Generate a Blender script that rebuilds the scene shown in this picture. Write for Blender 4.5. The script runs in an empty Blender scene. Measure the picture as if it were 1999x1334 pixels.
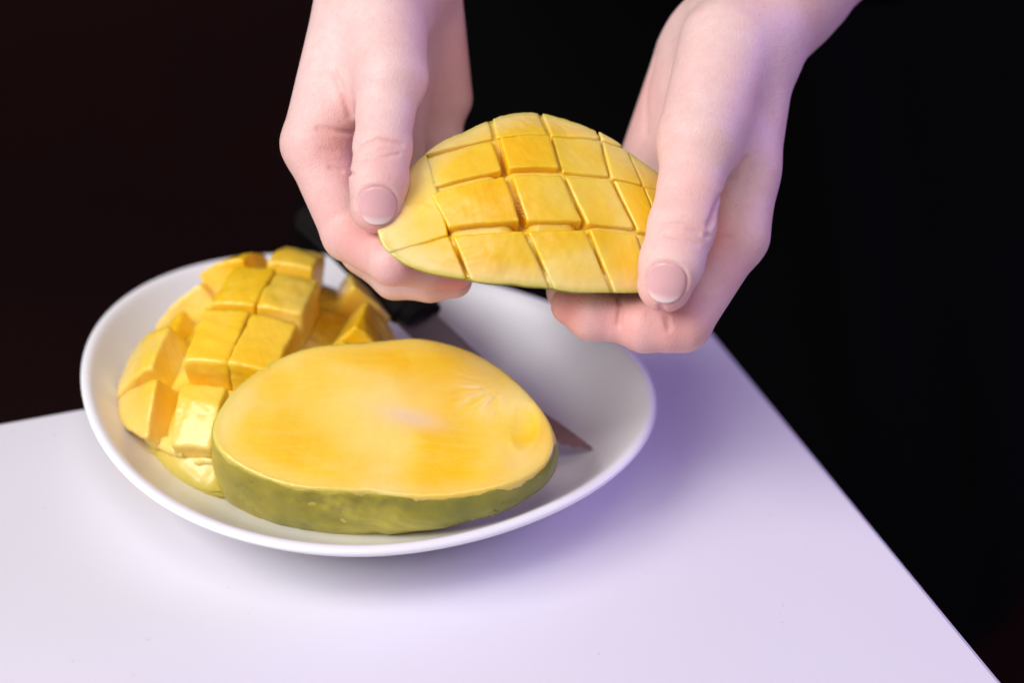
import bpy, bmesh, math
import numpy as np
from mathutils import Matrix, Vector

# ------------------------------------------------------------------ camera
# All modelling below is done in centimetres; the plate's rim centre is the
# origin of x/y and the table top is z = 0.  Everything is scaled to metres.
S = 0.01
FPX = 3600.0
PITCH, ROLL = math.radians(30.07), math.radians(-4.88)
CAM = np.array([4.87, -54.23, 35.86])
_f = np.array([0, math.cos(PITCH), -math.sin(PITCH)])
_r = np.array([1.0, 0, 0])
_d = np.cross(_f, _r)
_c, _s = math.cos(ROLL), math.sin(ROLL)
RT = np.array([_c * _r + _s * _d, -_s * _r + _c * _d, _f])

sc = bpy.context.scene
cd = bpy.data.cameras.new('camera')
cam = bpy.data.objects.new('camera', cd)
sc.collection.objects.link(cam)
m = Matrix.Identity(4)
for i in range(3):
    m[i][0] = RT[0][i]
    m[i][1] = -RT[1][i]
    m[i][2] = -RT[2][i]
    m[i][3] = CAM[i] * S
cam.matrix_world = m
cd.sensor_width = 36
cd.lens = FPX / 1999 * 36
cd.clip_start = 0.02
cd.clip_end = 20
cd.dof.use_dof = True
cd.dof.focus_distance = 0.572
cd.dof.aperture_fstop = 5.0
sc.camera = cam

w = bpy.data.worlds.new('World')
sc.world = w
w.use_nodes = True
bgn = w.node_tree.nodes['Background']
bgn.inputs[0].default_value = (0.66, 0.57, 0.78, 1)
bgn.inputs[1].default_value = 0.26


def lamp(name, loc, target, size, power, col):
    ld = bpy.data.lights.new(name, 'AREA')
    ld.shape = 'RECTANGLE'
    ld.size, ld.size_y = size[0] * S, size[1] * S
    ld.energy = power
    ld.color = col
    o = bpy.data.objects.new(name, ld)
    sc.collection.objects.link(o)
    o.location = Vector(loc) * S
    o.rotation_euler = (Vector(target) - Vector(loc)).to_track_quat('-Z', 'Y').to_euler()
    return o


lamp('key_light', (-122, -92, 120), (2, 0, 5), (110, 110), 35.5, (1.0, 0.975, 0.955))
lamp('violet_light', (90, 25, 50), (5, 0, 4), (45, 45), 4.3, (0.48, 0.32, 1.0))
lamp('front_light', (0, -60, 130), (4, -4, 2), (60, 60), 4.6, (1.0, 0.95, 0.97))

sc.view_settings.view_transform = 'Standard'
sc.view_settings.look = 'None'
sc.view_settings.exposure = 0
sc.view_settings.gamma = 1


# ------------------------------------------------------------------ helpers
def P(px, py, d):
    """World point (cm) at a sight line and a distance along the lens axis."""
    v = np.array([(px - 999.5) / FPX, (py - 667) / FPX, 1.0]) * d
    return v @ RT + CAM


def ray(px, py):
    v = np.array([(px - 999.5) / FPX, (py - 667) / FPX, 1.0]) @ RT
    return v / np.linalg.norm(v)


def on_z(px, py, z):
    v = ray(px, py)
    return CAM + v * ((z - CAM[2]) / v[2])


def nrm(v):
    v = np.asarray(v, float)
    return v / np.linalg.norm(v)


def link_mesh(name, verts, faces, mat, parent=None, smooth=True):
    me = bpy.data.meshes.new(name)
    v = np.asarray(verts, float) * S
    me.from_pydata(v.tolist(), [], faces if isinstance(faces, list) else faces.tolist())
    me.update()
    if smooth:
        me.polygons.foreach_set('use_smooth', [True] * len(me.polygons))
    if mat:
        me.materials.append(mat)
    o = bpy.data.objects.new(name, me)
    sc.collection.objects.link(o)
    if parent:
        o.parent = parent
    return o


def tag(o, label=None, cat=None, group=None, kind=None):
    for k, v in (('label', label), ('category', cat), ('group', group), ('kind', kind)):
        if v:
            o[k] = v
    return o


def empty(name):
    o = bpy.data.objects.new(name, None)
    o.empty_display_size = 0.02
    sc.collection.objects.link(o)
    return o


def surface_nets(fn, lo, hi, h, project=2):
    lo = np.asarray(lo, float)
    hi = np.asarray(hi, float)
    n = np.maximum(np.ceil((hi - lo) / h).astype(int) + 1, 3)
    xs = [lo[i] + h * np.arange(n[i]) for i in range(3)]
    F = np.empty(tuple(n), np.float32)
    B = 4
    nb = [int(math.ceil(k / B)) for k in n]
    bc = [lo[i] + h * (B * np.arange(nb[i]) + (B - 1) / 2) for i in range(3)]
    X, Y, Z = np.meshgrid(*bc, indexing='ij')
    ctrs = np.stack([X.ravel(), Y.ravel(), Z.ravel()], 1)
    FB = fn(ctrs)
    big = np.repeat(np.repeat(np.repeat(FB.reshape(nb), B, 0), B, 1), B, 2)
    F[:] = big[:n[0], :n[1], :n[2]]
    near = np.argwhere((np.abs(FB) < B * h * 1.6 + .05).reshape(nb))
    oo = np.stack(np.meshgrid(*[np.arange(B)] * 3, indexing='ij'), -1).reshape(-1, 3)
    for i in range(0, len(near), 4000):
        gi = (near[i:i + 4000, None, :] * B + oo[None]).reshape(-1, 3)
        gi = gi[(gi < n).all(1)]
        F[gi[:, 0], gi[:, 1], gi[:, 2]] = fn(lo + h * gi)
    ins = F < 0
    c = np.zeros(tuple(n - 1), int)
    offs = [(a, b, d) for a in (0, 1) for b in (0, 1) for d in (0, 1)]

    def sl(A, o):
        return A[o[0]:o[0] + n[0] - 1, o[1]:o[1] + n[1] - 1, o[2]:o[2] + n[2] - 1]
    for o in offs:
        c += sl(ins, o)
    act = (c > 0) & (c < 8)
    idx = -np.ones(act.shape, int)
    ai = np.argwhere(act)
    idx[act] = np.arange(len(ai))
    acc = np.zeros((len(ai), 3))
    cnt = np.zeros(len(ai))
    for o in offs:
        for ax in range(3):
            if o[ax]:
                continue
            o2 = list(o)
            o2[ax] = 1
            f0 = F[ai[:, 0] + o[0], ai[:, 1] + o[1], ai[:, 2] + o[2]]
            f1 = F[ai[:, 0] + o2[0], ai[:, 1] + o2[1], ai[:, 2] + o2[2]]
            cr = (f0 < 0) != (f1 < 0)
            t = np.where(cr, f0 / np.where(cr, f0 - f1, 1), 0)
            p = np.tile(np.array(o, float), (len(ai), 1))
            p[:, ax] += t
            acc[cr] += p[cr]
            cnt[cr] += 1
    V = lo + h * (ai + acc / cnt[:, None])
    quads = []
    for ax in range(3):
        b, d = (ax + 1) % 3, (ax + 2) % 3
        s0 = [slice(None)] * 3
        s1 = [slice(None)] * 3
        s0[ax], s1[ax] = slice(0, -1), slice(1, None)
        A, B = ins[tuple(s0)], ins[tuple(s1)]
        e = np.argwhere(A != B)
        ok = (e[:, b] > 0) & (e[:, d] > 0) & (e[:, b] < n[b] - 1) & (e[:, d] < n[d] - 1)
        e = e[ok]
        if not len(e):
            continue
        flip = B[e[:, 0], e[:, 1], e[:, 2]]
        q = []
        for (ob, od) in ((-1, -1), (0, -1), (0, 0), (-1, 0)):
            k = e.copy()
            k[:, b] += ob
            k[:, d] += od
            q.append(idx[k[:, 0], k[:, 1], k[:, 2]])
        q = np.stack(q, 1)
        q[flip] = q[flip][:, ::-1]
        quads.append(q)
    Q = np.concatenate(quads) if quads else np.zeros((0, 4), int)
    for _ in range(project):
        f0 = fn(V)
        e = 0.02
        g = np.stack([(fn(V + e * np.eye(3)[k]) - fn(V - e * np.eye(3)[k])) / (2 * e) for k in range(3)], 1)
        g2 = np.maximum((g ** 2).sum(1), 0.05)
        stp = np.clip(f0 / g2, -h * .6, h * .6)
        V = V - g * stp[:, None]
    return V, Q


def smin(a, b, k):
    h_ = np.maximum(k - np.abs(a - b), 0) / k
    return np.minimum(a, b) - h_ * h_ * k * 0.25


def smax(a, b, k):
    return -smin(-a, -b, k)


def capsule(p, a, ra, b, rb, flat=None):
    ba = b - a
    q = p - a
    if flat is not None:
        fn_, ff = flat
        q = q + np.outer((q @ fn_) * (ff - 1), fn_)
        ba = ba + fn_ * (ba @ fn_) * (ff - 1)
    t = np.clip(q @ ba / (ba @ ba), 0, 1)
    d = np.sqrt(((q - np.outer(t, ba)) ** 2).sum(1)) - (ra + (rb - ra) * t)
    return d / (1 if flat is None else (1 + flat[1]) / 2)


def vnoise(p, seed=0):
    """Cheap smooth pseudo noise from sines, roughly -1..1."""
    rng = np.random.RandomState(seed)
    out = 0
    for k in range(6):
        d, e = rng.normal(size=3), rng.normal(size=3)
        out = out + np.sin(p @ d + rng.uniform(0, 6.28) + 1.3 * np.sin(p @ e))
    return out / 3.2


# ------------------------------------------------------------------ materials
def new_mat(name):
    mt = bpy.data.materials.new(name)
    mt.use_nodes = True
    nt = mt.node_tree
    return mt, nt, nt.nodes['Principled BSDF']


def N(nt, t, **kw):
    n_ = nt.nodes.new(t)
    for k, v in kw.items():
        if k == 'inp':
            for a, b in v.items():
                n_.inputs[a].default_value = b
        else:
            setattr(n_, k, v)
    return n_


def ramp(nt, src, stops):
    r_ = N(nt, 'ShaderNodeValToRGB')
    el = r_.color_ramp.elements
    while len(el) < len(stops):
        el.new(0.5)
    for e, (p, c_) in zip(el, stops):
        e.position = p
        e.color = tuple(c_) + (1,) if len(c_) == 3 else c_
    nt.links.new(src, r_.inputs[0])
    return r_.outputs[0]


def coords(nt, scale=1.0):
    tc = N(nt, 'ShaderNodeTexCoord')
    mp = N(nt, 'ShaderNodeMapping')
    mp.inputs['Scale'].default_value = (scale,) * 3 if not isinstance(scale, tuple) else scale
    nt.links.new(tc.outputs['Object'], mp.inputs[0])
    return mp.outputs[0]


def noise(nt, vec, scale, detail=3, rough=.5, dist=0):
    n_ = N(nt, 'ShaderNodeTexNoise')
    n_.inputs['Scale'].default_value = scale
    n_.inputs['Detail'].default_value = detail
    n_.inputs['Roughness'].default_value = rough
    n_.inputs['Distortion'].default_value = dist
    nt.links.new(vec, n_.inputs['Vector'])
    return n_.outputs['Fac']


def mix(nt, fac, a, b, mode='MIX'):
    x = N(nt, 'ShaderNodeMix', data_type='RGBA', blend_type=mode)
    for sock, val in ((0, fac), (6, a), (7, b)):
        if hasattr(val, 'links'):
            nt.links.new(val, x.inputs[sock])
        elif sock == 0:
            x.inputs[0].default_value = val
        else:
            x.inputs[sock].default_value = tuple(val) + (1,)
    return x.outputs[2]


def attr(nt, name):
    a = N(nt, 'ShaderNodeAttribute')
    a.attribute_name = name
    return a.outputs['Fac']


def bump(nt, bs, h_, strength, dist):
    b = N(nt, 'ShaderNodeBump')
    b.inputs['Strength'].default_value = strength
    b.inputs['Distance'].default_value = dist
    nt.links.new(h_, b.inputs['Height'])
    nt.links.new(b.outputs[0], bs.inputs['Normal'])


def flesh_material(name, lo=(0.955, 0.56, 0.002), mid=(0.96, 0.64, 0.05), hi=(0.96, 0.71, 0.18), sc_=1.0, fib=0.0):
    mt, nt, bs = new_mat(name)
    v = coords(nt)
    n1 = noise(nt, v, 34 * sc_, 1.5, .45, .5)
    col = ramp(nt, n1, [(.36, lo), (.52, mid), (.68, hi)])
    n2 = noise(nt, v, 300, 3, .5)
    col2 = mix(nt, 0.07, col, ramp(nt, n2, [(.3, (0.80, 0.36, 0.01)), (.7, (1.0, 0.70, 0.22))]))
    if fib:
        fb = noise(nt, coords(nt, (45, 520, 520)), 1.0, 4, .6, .6)
        col2 = mix(nt, ramp(nt, fb, [(.50, (0, 0, 0)), (.72, (fib, fib, fib))]), col2, (0.95, 0.76, 0.36))
        fb2 = noise(nt, coords(nt, (260, 60, 60)), 1.0, 3, .5, .3)
        col2 = mix(nt, ramp(nt, fb2, [(.52, (0, 0, 0)), (.70, (fib, fib, fib))]), col2, (0.93, 0.50, 0.01))
    # light pith near the peel, stored by the builder
    pal = attr(nt, 'pale')
    col3 = mix(nt, pal, col2, (0.90, 0.70, 0.30))
    col3 = mix(nt, attr(nt, 'pit'), col3, (0.84, 0.62, 0.42))
    grn = attr(nt, 'green')
    col4 = mix(nt, grn, col3, (0.50, 0.48, 0.03))
    nt.links.new(col4, bs.inputs['Base Color'])
    bs.inputs['Subsurface Weight'].default_value = 0.5
    bs.inputs['Subsurface Radius'].default_value = (1.0, 0.7, 0.2)
    bs.inputs['Subsurface Scale'].default_value = 0.004
    bs.inputs['Roughness'].default_value = 0.36
    bs.inputs['Specular IOR Level'].default_value = 0.45
    ad = N(nt, 'ShaderNodeMath', operation='ADD')
    nt.links.new(noise(nt, v, 420, 3, .5), ad.inputs[0])
    nt.links.new(noise(nt, v, 110, 2, .5), ad.inputs[1])
    bump(nt, bs, ad.outputs[0], 0.14, 0.0010)
    bs.inputs['Coat Weight'].default_value = 0.4
    bs.inputs['Coat Roughness'].default_value = 0.18
    return mt


M_flesh = flesh_material('mango_flesh')
M_flesh_cut = flesh_material('mango_flesh_cut', fib=.14)
M_flesh_deep = flesh_material('mango_flesh_deep', (0.955, 0.535, 0.001), (0.96, 0.60, 0.016), (0.96, 0.67, 0.09))


def peel_material(name, a, b, c_):
    mt, nt, bs = new_mat(name)
    v = coords(nt)
    col = ramp(nt, noise(nt, v, 38, 4, .6, .6), [(.30, a), (.52, b), (.72, c_)])
    sx = N(nt, 'ShaderNodeSeparateXYZ')
    nt.links.new(v, sx.inputs[0])
    mr = N(nt, 'ShaderNodeMapRange')
    mr.inputs['From Min'].default_value = -0.055
    mr.inputs['From Max'].default_value = 0.06
    nt.links.new(sx.outputs[0], mr.inputs[0])
    col = mix(nt, ramp(nt, mr.outputs[0], [(.0, (.55, .55, .55)), (.45, (.1, .1, .1))]), col, (0.60, 0.46, 0.09))
    col = mix(nt, ramp(nt, mr.outputs[0], [(.72, (0, 0, 0)), (1.0, (.6, .6, .6))]), col, (0.13, 0.155, 0.02))
    sp = noise(nt, v, 900, 2, .5)
    col = mix(nt, ramp(nt, sp, [(.66, (0, 0, 0)), (.72, (.35, .35, .35))]), col, (0.42, 0.42, 0.10))
    nt.links.new(col, bs.inputs['Base Color'])
    bs.inputs['Roughness'].default_value = 0.33
    bs.inputs['Subsurface Weight'].default_value = 0.12
    bs.inputs['Subsurface Scale'].default_value = 0.002
    bump(nt, bs, noise(nt, v, 120, 5, .6), 0.18, 0.0015)
    return mt


M_peel = peel_material('mango_peel', (0.17, 0.185, 0.012), (0.34, 0.305, 0.018), (0.56, 0.49, 0.06))
M_peel_y = peel_material('mango_peel_yellow', (0.36, 0.34, 0.01), (0.47, 0.41, 0.012), (0.60, 0.48, 0.02))


def skin_material():
    mt, nt, bs = new_mat('hand_skin')
    v = coords(nt)
    base = ramp(nt, noise(nt, v, 70, 4, .6), [(.3, (0.79, 0.545, 0.505)), (.7, (0.84, 0.61, 0.57))])
    mot = noise(nt, v, 320, 3, .6)
    base = mix(nt, 0.12, base, ramp(nt, mot, [(.35, (0.72, 0.36, 0.32)), (.65, (0.88, 0.72, 0.64))]))
    blo = ramp(nt, noise(nt, v, 28, 2, .5, .3), [(.42, (0, 0, 0)), (.72, (.30, .30, .30))])
    base = mix(nt, blo, base, (0.80, 0.38, 0.33))
    fr = N(nt, 'ShaderNodeTexNoise')
    fr.inputs['Scale'].default_value = 620
    nt.links.new(v, fr.inputs['Vector'])
    base = mix(nt, ramp(nt, fr.outputs['Fac'], [(.68, (0, 0, 0)), (.74, (.22, .22, .22))]), base, (0.55, 0.27, 0.20))
    col = mix(nt, attr(nt, 'flush_shade'), base, (0.78, 0.24, 0.20))  # natural flush, plus reddish shade painted into the skin colour
    nt.links.new(col, bs.inputs['Base Color'])
    bs.inputs['Subsurface Weight'].default_value = 0.28
    bs.inputs['Subsurface Radius'].default_value = (1.0, 0.30, 0.16)
    bs.inputs['Subsurface Scale'].default_value = 0.005
    bs.inputs['Roughness'].default_value = 0.48
    bs.inputs['Specular IOR Level'].default_value = 0.4
    vo = N(nt, 'ShaderNodeTexVoronoi')
    vo.inputs['Scale'].default_value = 1500
    nt.links.new(v, vo.inputs['Vector'])
    ad = N(nt, 'ShaderNodeMath', operation='ADD')
    nt.links.new(vo.outputs['Distance'], ad.inputs[0])
    nt.links.new(noise(nt, v, 500, 4, .6), ad.inputs[1])
    bump(nt, bs, ad.outputs[0], 0.17, 0.0007)
    return mt


M_skin = skin_material()

M_nail, nt, bs = new_mat('nail')
col = mix(nt, attr(nt, 'tip'), (0.78, 0.44, 0.44), (0.90, 0.74, 0.69))
nt.links.new(col, bs.inputs['Base Color'])
bs.inputs['Roughness'].default_value = 0.26
bs.inputs['Coat Weight'].default_value = 0.5
bs.inputs['Coat Roughness'].default_value = 0.12
bs.inputs['Subsurface Weight'].default_value = 0.2
bs.inputs['Subsurface Scale'].default_value = 0.003
bump(nt, bs, noise(nt, coords(nt, (900, 120, 900)), 1.0, 2), 0.06, 0.0006)

M_white, nt, bs = new_mat('white_glaze')
nt.links.new(ramp(nt, noise(nt, coords(nt), 20, 3), [(.3, (0.92, 0.92, 0.945)), (.7, (0.93, 0.93, 0.955))]), bs.inputs['Base Color'])
bs.inputs['Roughness'].default_value = 0.26
bs.inputs['Specular IOR Level'].default_value = 0.4

M_table, nt, bs = new_mat('white_laminate')
v = coords(nt)
c1 = ramp(nt, noise(nt, v, 8, 4), [(.3, (0.775, 0.755, 0.81)), (.7, (0.80, 0.78, 0.825))])
spk = noise(nt, v, 260, 1, .5)
c1 = mix(nt, ramp(nt, spk, [(.75, (0, 0, 0)), (.80, (.35, .35, .35))]), c1, (0.5, 0.46, 0.45))
nt.links.new(c1, bs.inputs['Base Color'])
bs.inputs['Roughness'].default_value = 0.42
bs.inputs['Specular IOR Level'].default_value = 0.35
bump(nt, bs, noise(nt, v, 900, 3), 0.05, 0.0004)

M_wall, nt, bs = new_mat('dark_wall')
nt.links.new(ramp(nt, noise(nt, coords(nt), 3, 4), [(.3, (0.017, 0.0055, 0.0055)), (.7, (0.023, 0.0075, 0.007))]), bs.inputs['Base Color'])
bs.inputs['Roughness'].default_value = 0.9
bs.inputs['Specular IOR Level'].default_value = 0.1

M_shirt, nt, bs = new_mat('black_cloth')
nt.links.new(ramp(nt, noise(nt, coords(nt), 900, 2), [(.3, (0.0010, 0.0009, 0.0011)), (.7, (0.0018, 0.0016, 0.0019))]), bs.inputs['Base Color'])
bs.inputs['Roughness'].default_value = 0.95
bs.inputs['Specular IOR Level'].default_value = 0.1
bump(nt, bs, noise(nt, coords(nt), 1200, 2), 0.3, 0.0005)

M_steel, nt, bs = new_mat('blade_steel')
bs.inputs['Base Color'].default_value = (0.46, 0.38, 0.37, 1)
bs.inputs['Metallic'].default_value = 1
bs.inputs['Roughness'].default_value = 0.26
bump(nt, bs, noise(nt, coords(nt, (60, 1500, 60)), 1.0, 3), 0.06, 0.0004)

M_black, nt, bs = new_mat('black_handle')
nt.links.new(ramp(nt, noise(nt, coords(nt), 300, 3), [(.3, (0.003, 0.0025, 0.0025)), (.7, (0.006, 0.005, 0.0045))]), bs.inputs['Base Color'])
bs.inputs['Roughness'].default_value = 0.75
bs.inputs['Specular IOR Level'].default_value = 0.12

# ------------------------------------------------------------------ room, table
WALL_Y, FLOOR_Z = 170.0, -75.0
o = link_mesh('floor', [(-300, -200, FLOOR_Z), (300, -200, FLOOR_Z), (300, WALL_Y, FLOOR_Z), (-300, WALL_Y, FLOOR_Z)], [[0, 1, 2, 3]], M_wall, smooth=False)
tag(o, 'dark floor under the white table', kind='structure')
o = link_mesh('wall', [(-300, WALL_Y, FLOOR_Z), (300, WALL_Y, FLOOR_Z), (300, WALL_Y, 160), (-300, WALL_Y, 160)], [[0, 1, 2, 3]], M_wall, smooth=False)
tag(o, 'dark brown wall behind the table', kind='structure')

TA, TB = on_z(0, 824, 0), on_z(150, 797, 0)
TC, TD = on_z(1381, 635, 0), on_z(1958, 1331, 0)
d1, d2 = nrm(TB - TA)[:2], nrm(TD - TC)[:2]
tt = np.linalg.solve(np.stack([d1, -d2], 1), TC[:2] - TA[:2])
K = TA[:2] + d1 * tt[0]
corners = [K, K - d1 * 75, K - d1 * 75 + d2 * 70, K + d2 * 70]


def rounded(pts, r, n=8):
    out = []
    k = len(pts)
    for i in range(k):
        a, b, c_ = pts[i - 1], pts[i], pts[(i + 1) % k]
        u1, u2 = nrm(a - b), nrm(c_ - b)
        p1, p2 = b + u1 * r, b + u2 * r
        for j in range(n + 1):
            t = j / n
            out.append((1 - t) ** 2 * p1 + 2 * t * (1 - t) * b + t * t * p2)
    return np.array(out)


def inset_ring(poly, dd):
    c_ = poly.mean(0)
    e = poly - c_
    return c_ + e * (1 - dd / np.linalg.norm(e, axis=1))[:, None]


table = empty('table')
tag(table, 'plain white table with a square corner under the plate', 'table')
rp = rounded(corners, 1.2)
rings = [(0.30, 0.0), (0.08, -0.08), (0.0, -0.30), (0.0, -2.2), (0.12, -2.45), (0.4, -2.5)]
V, Fc = [], []
n = len(rp)
for (dd, z) in rings:
    for q in inset_ring(rp, dd):
        V.append((q[0], q[1], z))
for r_ in range(len(rings) - 1):
    for i in range(n):
        j = (i + 1) % n
        Fc.append([r_ * n + i, r_ * n + j, (r_ + 1) * n + j, (r_ + 1) * n + i])
Fc.append(list(range(n))[::-1])
Fc.append(list(range((len(rings) - 1) * n, len(rings) * n)))
tt_ = link_mesh('table_top', V, Fc, M_table, table, smooth=False)
bm = bmesh.new(); bm.from_mesh(tt_.data); bmesh.ops.recalc_face_normals(bm, faces=bm.faces); bm.to_mesh(tt_.data); bm.free()
ctr = np.mean(corners, 0)
for q in corners:
    b = q + nrm(ctr - q) * 7
    V = [(b[0] + sx * r, b[1] + sy * r, z) for z, r in ((-2.5, 2.2), (FLOOR_Z, 1.6)) for sx, sy in ((-1, -1), (1, -1), (1, 1), (-1, 1))]
    link_mesh('leg', V, [[0, 1, 5, 4], [1, 2, 6, 5], [2, 3, 7, 6], [3, 0, 4, 7], [4, 5, 6, 7], [3, 2, 1, 0]], M_table, table, smooth=False)

# ------------------------------------------------------------------ plate
RIM = np.array([(146.5,745),(160,664),(190,626.5),(235,587.5),(280,560.5),(325,541),(370,526),(400,514),(559,491.3),(615,491),(156,800),(174,847),(201,885.5),(246,933),(302,978),(370,1018),(437,1045),(500,1062),(575,1080),(687.5,1089),(800,1084),(900,1069),(1000,1045),(1045,1023),(1137,973),(1203,924),(1263,854.5),(1289,782),(1279,726),(1255,689.5)])
RZ = 2.5
q = np.array([on_z(a, b, RZ)[:2] for a, b in RIM])
th, rr = np.arctan2(q[:, 1], q[:, 0]), np.hypot(q[:, 0], q[:, 1])
A = np.stack([np.ones_like(th)] + [f(k * th) for k in (1, 2, 3) for f in (np.cos, np.sin)], 1)
coef = np.linalg.solve(A.T @ A + 0.3 * np.eye(7), A.T @ rr)


def rim_r(t):
    return coef[0] + sum(coef[2 * k - 1] * np.cos(k * t) + coef[2 * k] * np.sin(k * t) for k in (1, 2, 3))


# radius fraction, height : underside foot -> outer wall -> rolled lip -> well
PROF = [(0.0, 0.35), (0.50, 0.35), (0.52, 0.05), (0.535, 0.0), (0.565, 0.0), (0.58, 0.06), (0.60, 0.22), (0.68, 0.42), (0.78, 0.86), (0.88, 1.50), (0.95, 2.05), (0.985, 2.34),
        (0.998, 2.44), (1.0, 2.52), (0.996, 2.60), (0.986, 2.645), (0.974, 2.645), (0.962, 2.60), (0.945, 2.46), (0.90, 2.05), (0.83, 1.52), (0.76, 1.10), (0.69, 0.82), (0.62, 0.68), (0.52, 0.62), (0.30, 0.60), (0.0, 0.60)]
na = 160
V, Fc = [], []
for (f, z) in PROF:
    for i in range(na):
        t = 2 * math.pi * i / na
        V.append((f * rim_r(t) * math.cos(t), f * rim_r(t) * math.sin(t), z))
for r_ in range(len(PROF) - 1):
    for i in range(na):
        j = (i + 1) % na
        Fc.append([r_ * na + i, r_ * na + j, (r_ + 1) * na + j, (r_ + 1) * na + i])
plate = link_mesh('plate', V, Fc, M_white)
bm = bmesh.new(); bm.from_mesh(plate.data); bmesh.ops.remove_doubles(bm, verts=bm.verts, dist=1e-6); bmesh.ops.recalc_face_normals(bm, faces=bm.faces); bm.to_mesh(plate.data); bm.free()
sub = plate.modifiers.new('subd', 'SUBSURF'); sub.levels = 1; sub.render_levels = 1
tag(plate, 'round white glazed plate with raised lip on the table corner', 'plate')


def plate_z(x, y):
    f = np.hypot(x, y) / rim_r(np.arctan2(y, x))
    pr = [(a, b) for a, b in PROF[15:]][::-1]
    return np.interp(f, [a for a, _ in pr], [b for _, b in pr])


def on_plate(px, py):
    p = on_z(px, py, 0.6)
    for _ in range(12):
        p = on_z(px, py, float(plate_z(p[0], p[1])))
    return p


# ------------------------------------------------------------------ mango halves
class Half:
    """A mango cheek: flat cut face at w = 0, peel below, optionally bent outward."""

    def __init__(s, O, u, n, h, Ru=1e6, Rv=1e6, p=2.3, q=2.1, bulge=0.0):
        s.O = np.asarray(O, float)
        s.n = nrm(n)
        u = np.asarray(u, float)
        s.u = nrm(u - s.n * (u @ s.n))
        s.v = np.cross(s.n, s.u)
        s.h, s.Ru, s.Rv, s.p, s.q, s.bulge = h, Ru, Rv, p, q, bulge
        s.taper = 0.0
        s.th = np.linspace(-math.pi, math.pi, 181)
        s.R = np.ones(181)

    def local(s, p):
        q_ = p - s.O
        x, y, z = q_ @ s.u, q_ @ s.v, q_ @ s.n
        if s.Rv < 1e5:
            r_ = np.hypot(y, z + s.Rv)
            y = s.Rv * np.arctan2(y, z + s.Rv)
            z = r_ - s.Rv
        if s.Ru < 1e5:
            r_ = np.hypot(x, z + s.Ru)
            x = s.Ru * np.arctan2(x, z + s.Ru)
            z = r_ - s.Ru
        return x, y, z

    def world(s, x, y, z):
        x, y, z = np.broadcast_arrays(*[np.asarray(a, float) for a in (x, y, z)])
        if s.Ru < 1e5:
            a = x / s.Ru
            x, z = (z + s.Ru) * np.sin(a), (z + s.Ru) * np.cos(a) - s.Ru
        if s.Rv < 1e5:
            a = y / s.Rv
            y, z = (z + s.Rv) * np.sin(a), (z + s.Rv) * np.cos(a) - s.Rv
        return s.O + np.multiply.outer(x, s.u) + np.multiply.outer(y, s.v) + np.multiply.outer(z, s.n)

    def hit(s, px, py):
        """uv of the sight line's hit on the face surface (w = 0)."""
        v_ = ray(px, py)
        ts = np.linspace(40, 80, 2001)
        w_ = s.local(CAM + np.outer(ts, v_))[2]
        k = np.where((w_[:-1] > 0) & (w_[1:] <= 0))[0]
        i = k[0] if len(k) else int(np.argmin(np.abs(w_)))
        t = ts[i]
        if len(k):
            t = ts[i] + (ts[i + 1] - ts[i]) * w_[i] / (w_[i] - w_[i + 1])
        x, y, z = s.local((CAM + t * v_)[None])
        return float(x[0]), float(y[0])

    def outline_uv(s, pts):
        pts = np.array(pts)
        a, r_ = np.arctan2(pts[:, 1], pts[:, 0]), np.hypot(pts[:, 0], pts[:, 1])
        o_ = np.argsort(a)
        R = np.interp(s.th, a[o_], r_[o_], period=2 * math.pi)
        k = np.array([.5, 1, 1, 1, .5]) / 4
        for _ in range(3):
            R = np.convolve(np.concatenate([R[-9:-1], R, R[1:9]]), k, 'same')[8:-8]
        s.R = R * 1.008

    def rho(s, x, y):
        t = np.arctan2(y, x)
        return np.hypot(x, y) / np.interp(t, s.th, s.R)

    def lower(s, x, y, z, off=0.0):
        """Approximate signed distance to the peel surface, inset by off."""
        r_ = s.rho(x, y)
        Rm = np.interp(np.arctan2(y, x), s.th, s.R)
        zz = np.maximum(-z, 0) / (s.h * (1 + s.taper * x))
        swell = 1 + s.bulge * 4 * zz * np.maximum(1 - zz, 0)
        rs = r_ / swell
        g = (np.maximum(rs, 1e-4) ** s.p + zz ** s.q)
        gg = g ** (1 / s.p)
        # gradient magnitude estimate
        gx = np.maximum(rs, 1e-3) ** (s.p - 1) / gg ** (s.p - 1) / Rm
        gz = (s.q / s.p) * np.maximum(zz, 1e-3) ** (s.q - 1) / gg ** (s.p - 1) / s.h
        return (gg - 1) / np.sqrt(gx * gx + gz * gz + 1e-3) + off

    def bounds(s, lo, hi):
        a = np.array([s.world(x, y, z) for x in np.linspace(lo[0], hi[0], 7) for y in np.linspace(lo[1], hi[1], 7) for z in np.linspace(lo[2], hi[2], 3)])
        return a.min(0) - .25, a.max(0) + .25


def set_attr(o, name, vals):
    a = o.data.attributes.new(name, 'FLOAT', 'POINT')
    a.data.foreach_set('value', np.ascontiguousarray(np.clip(vals, 0, 1), np.float32))


def halfplane_poly(x, y, poly):
    """Signed distances to each edge of a convex counter-clockwise polygon."""
    poly = np.asarray(poly)
    ds = []
    for i in range(len(poly)):
        a, b = poly[i], poly[(i + 1) % len(poly)]
        e = nrm(b - a)
        ds.append((x - a[0]) * e[1] - (y - a[1]) * e[0])
    return ds


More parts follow.
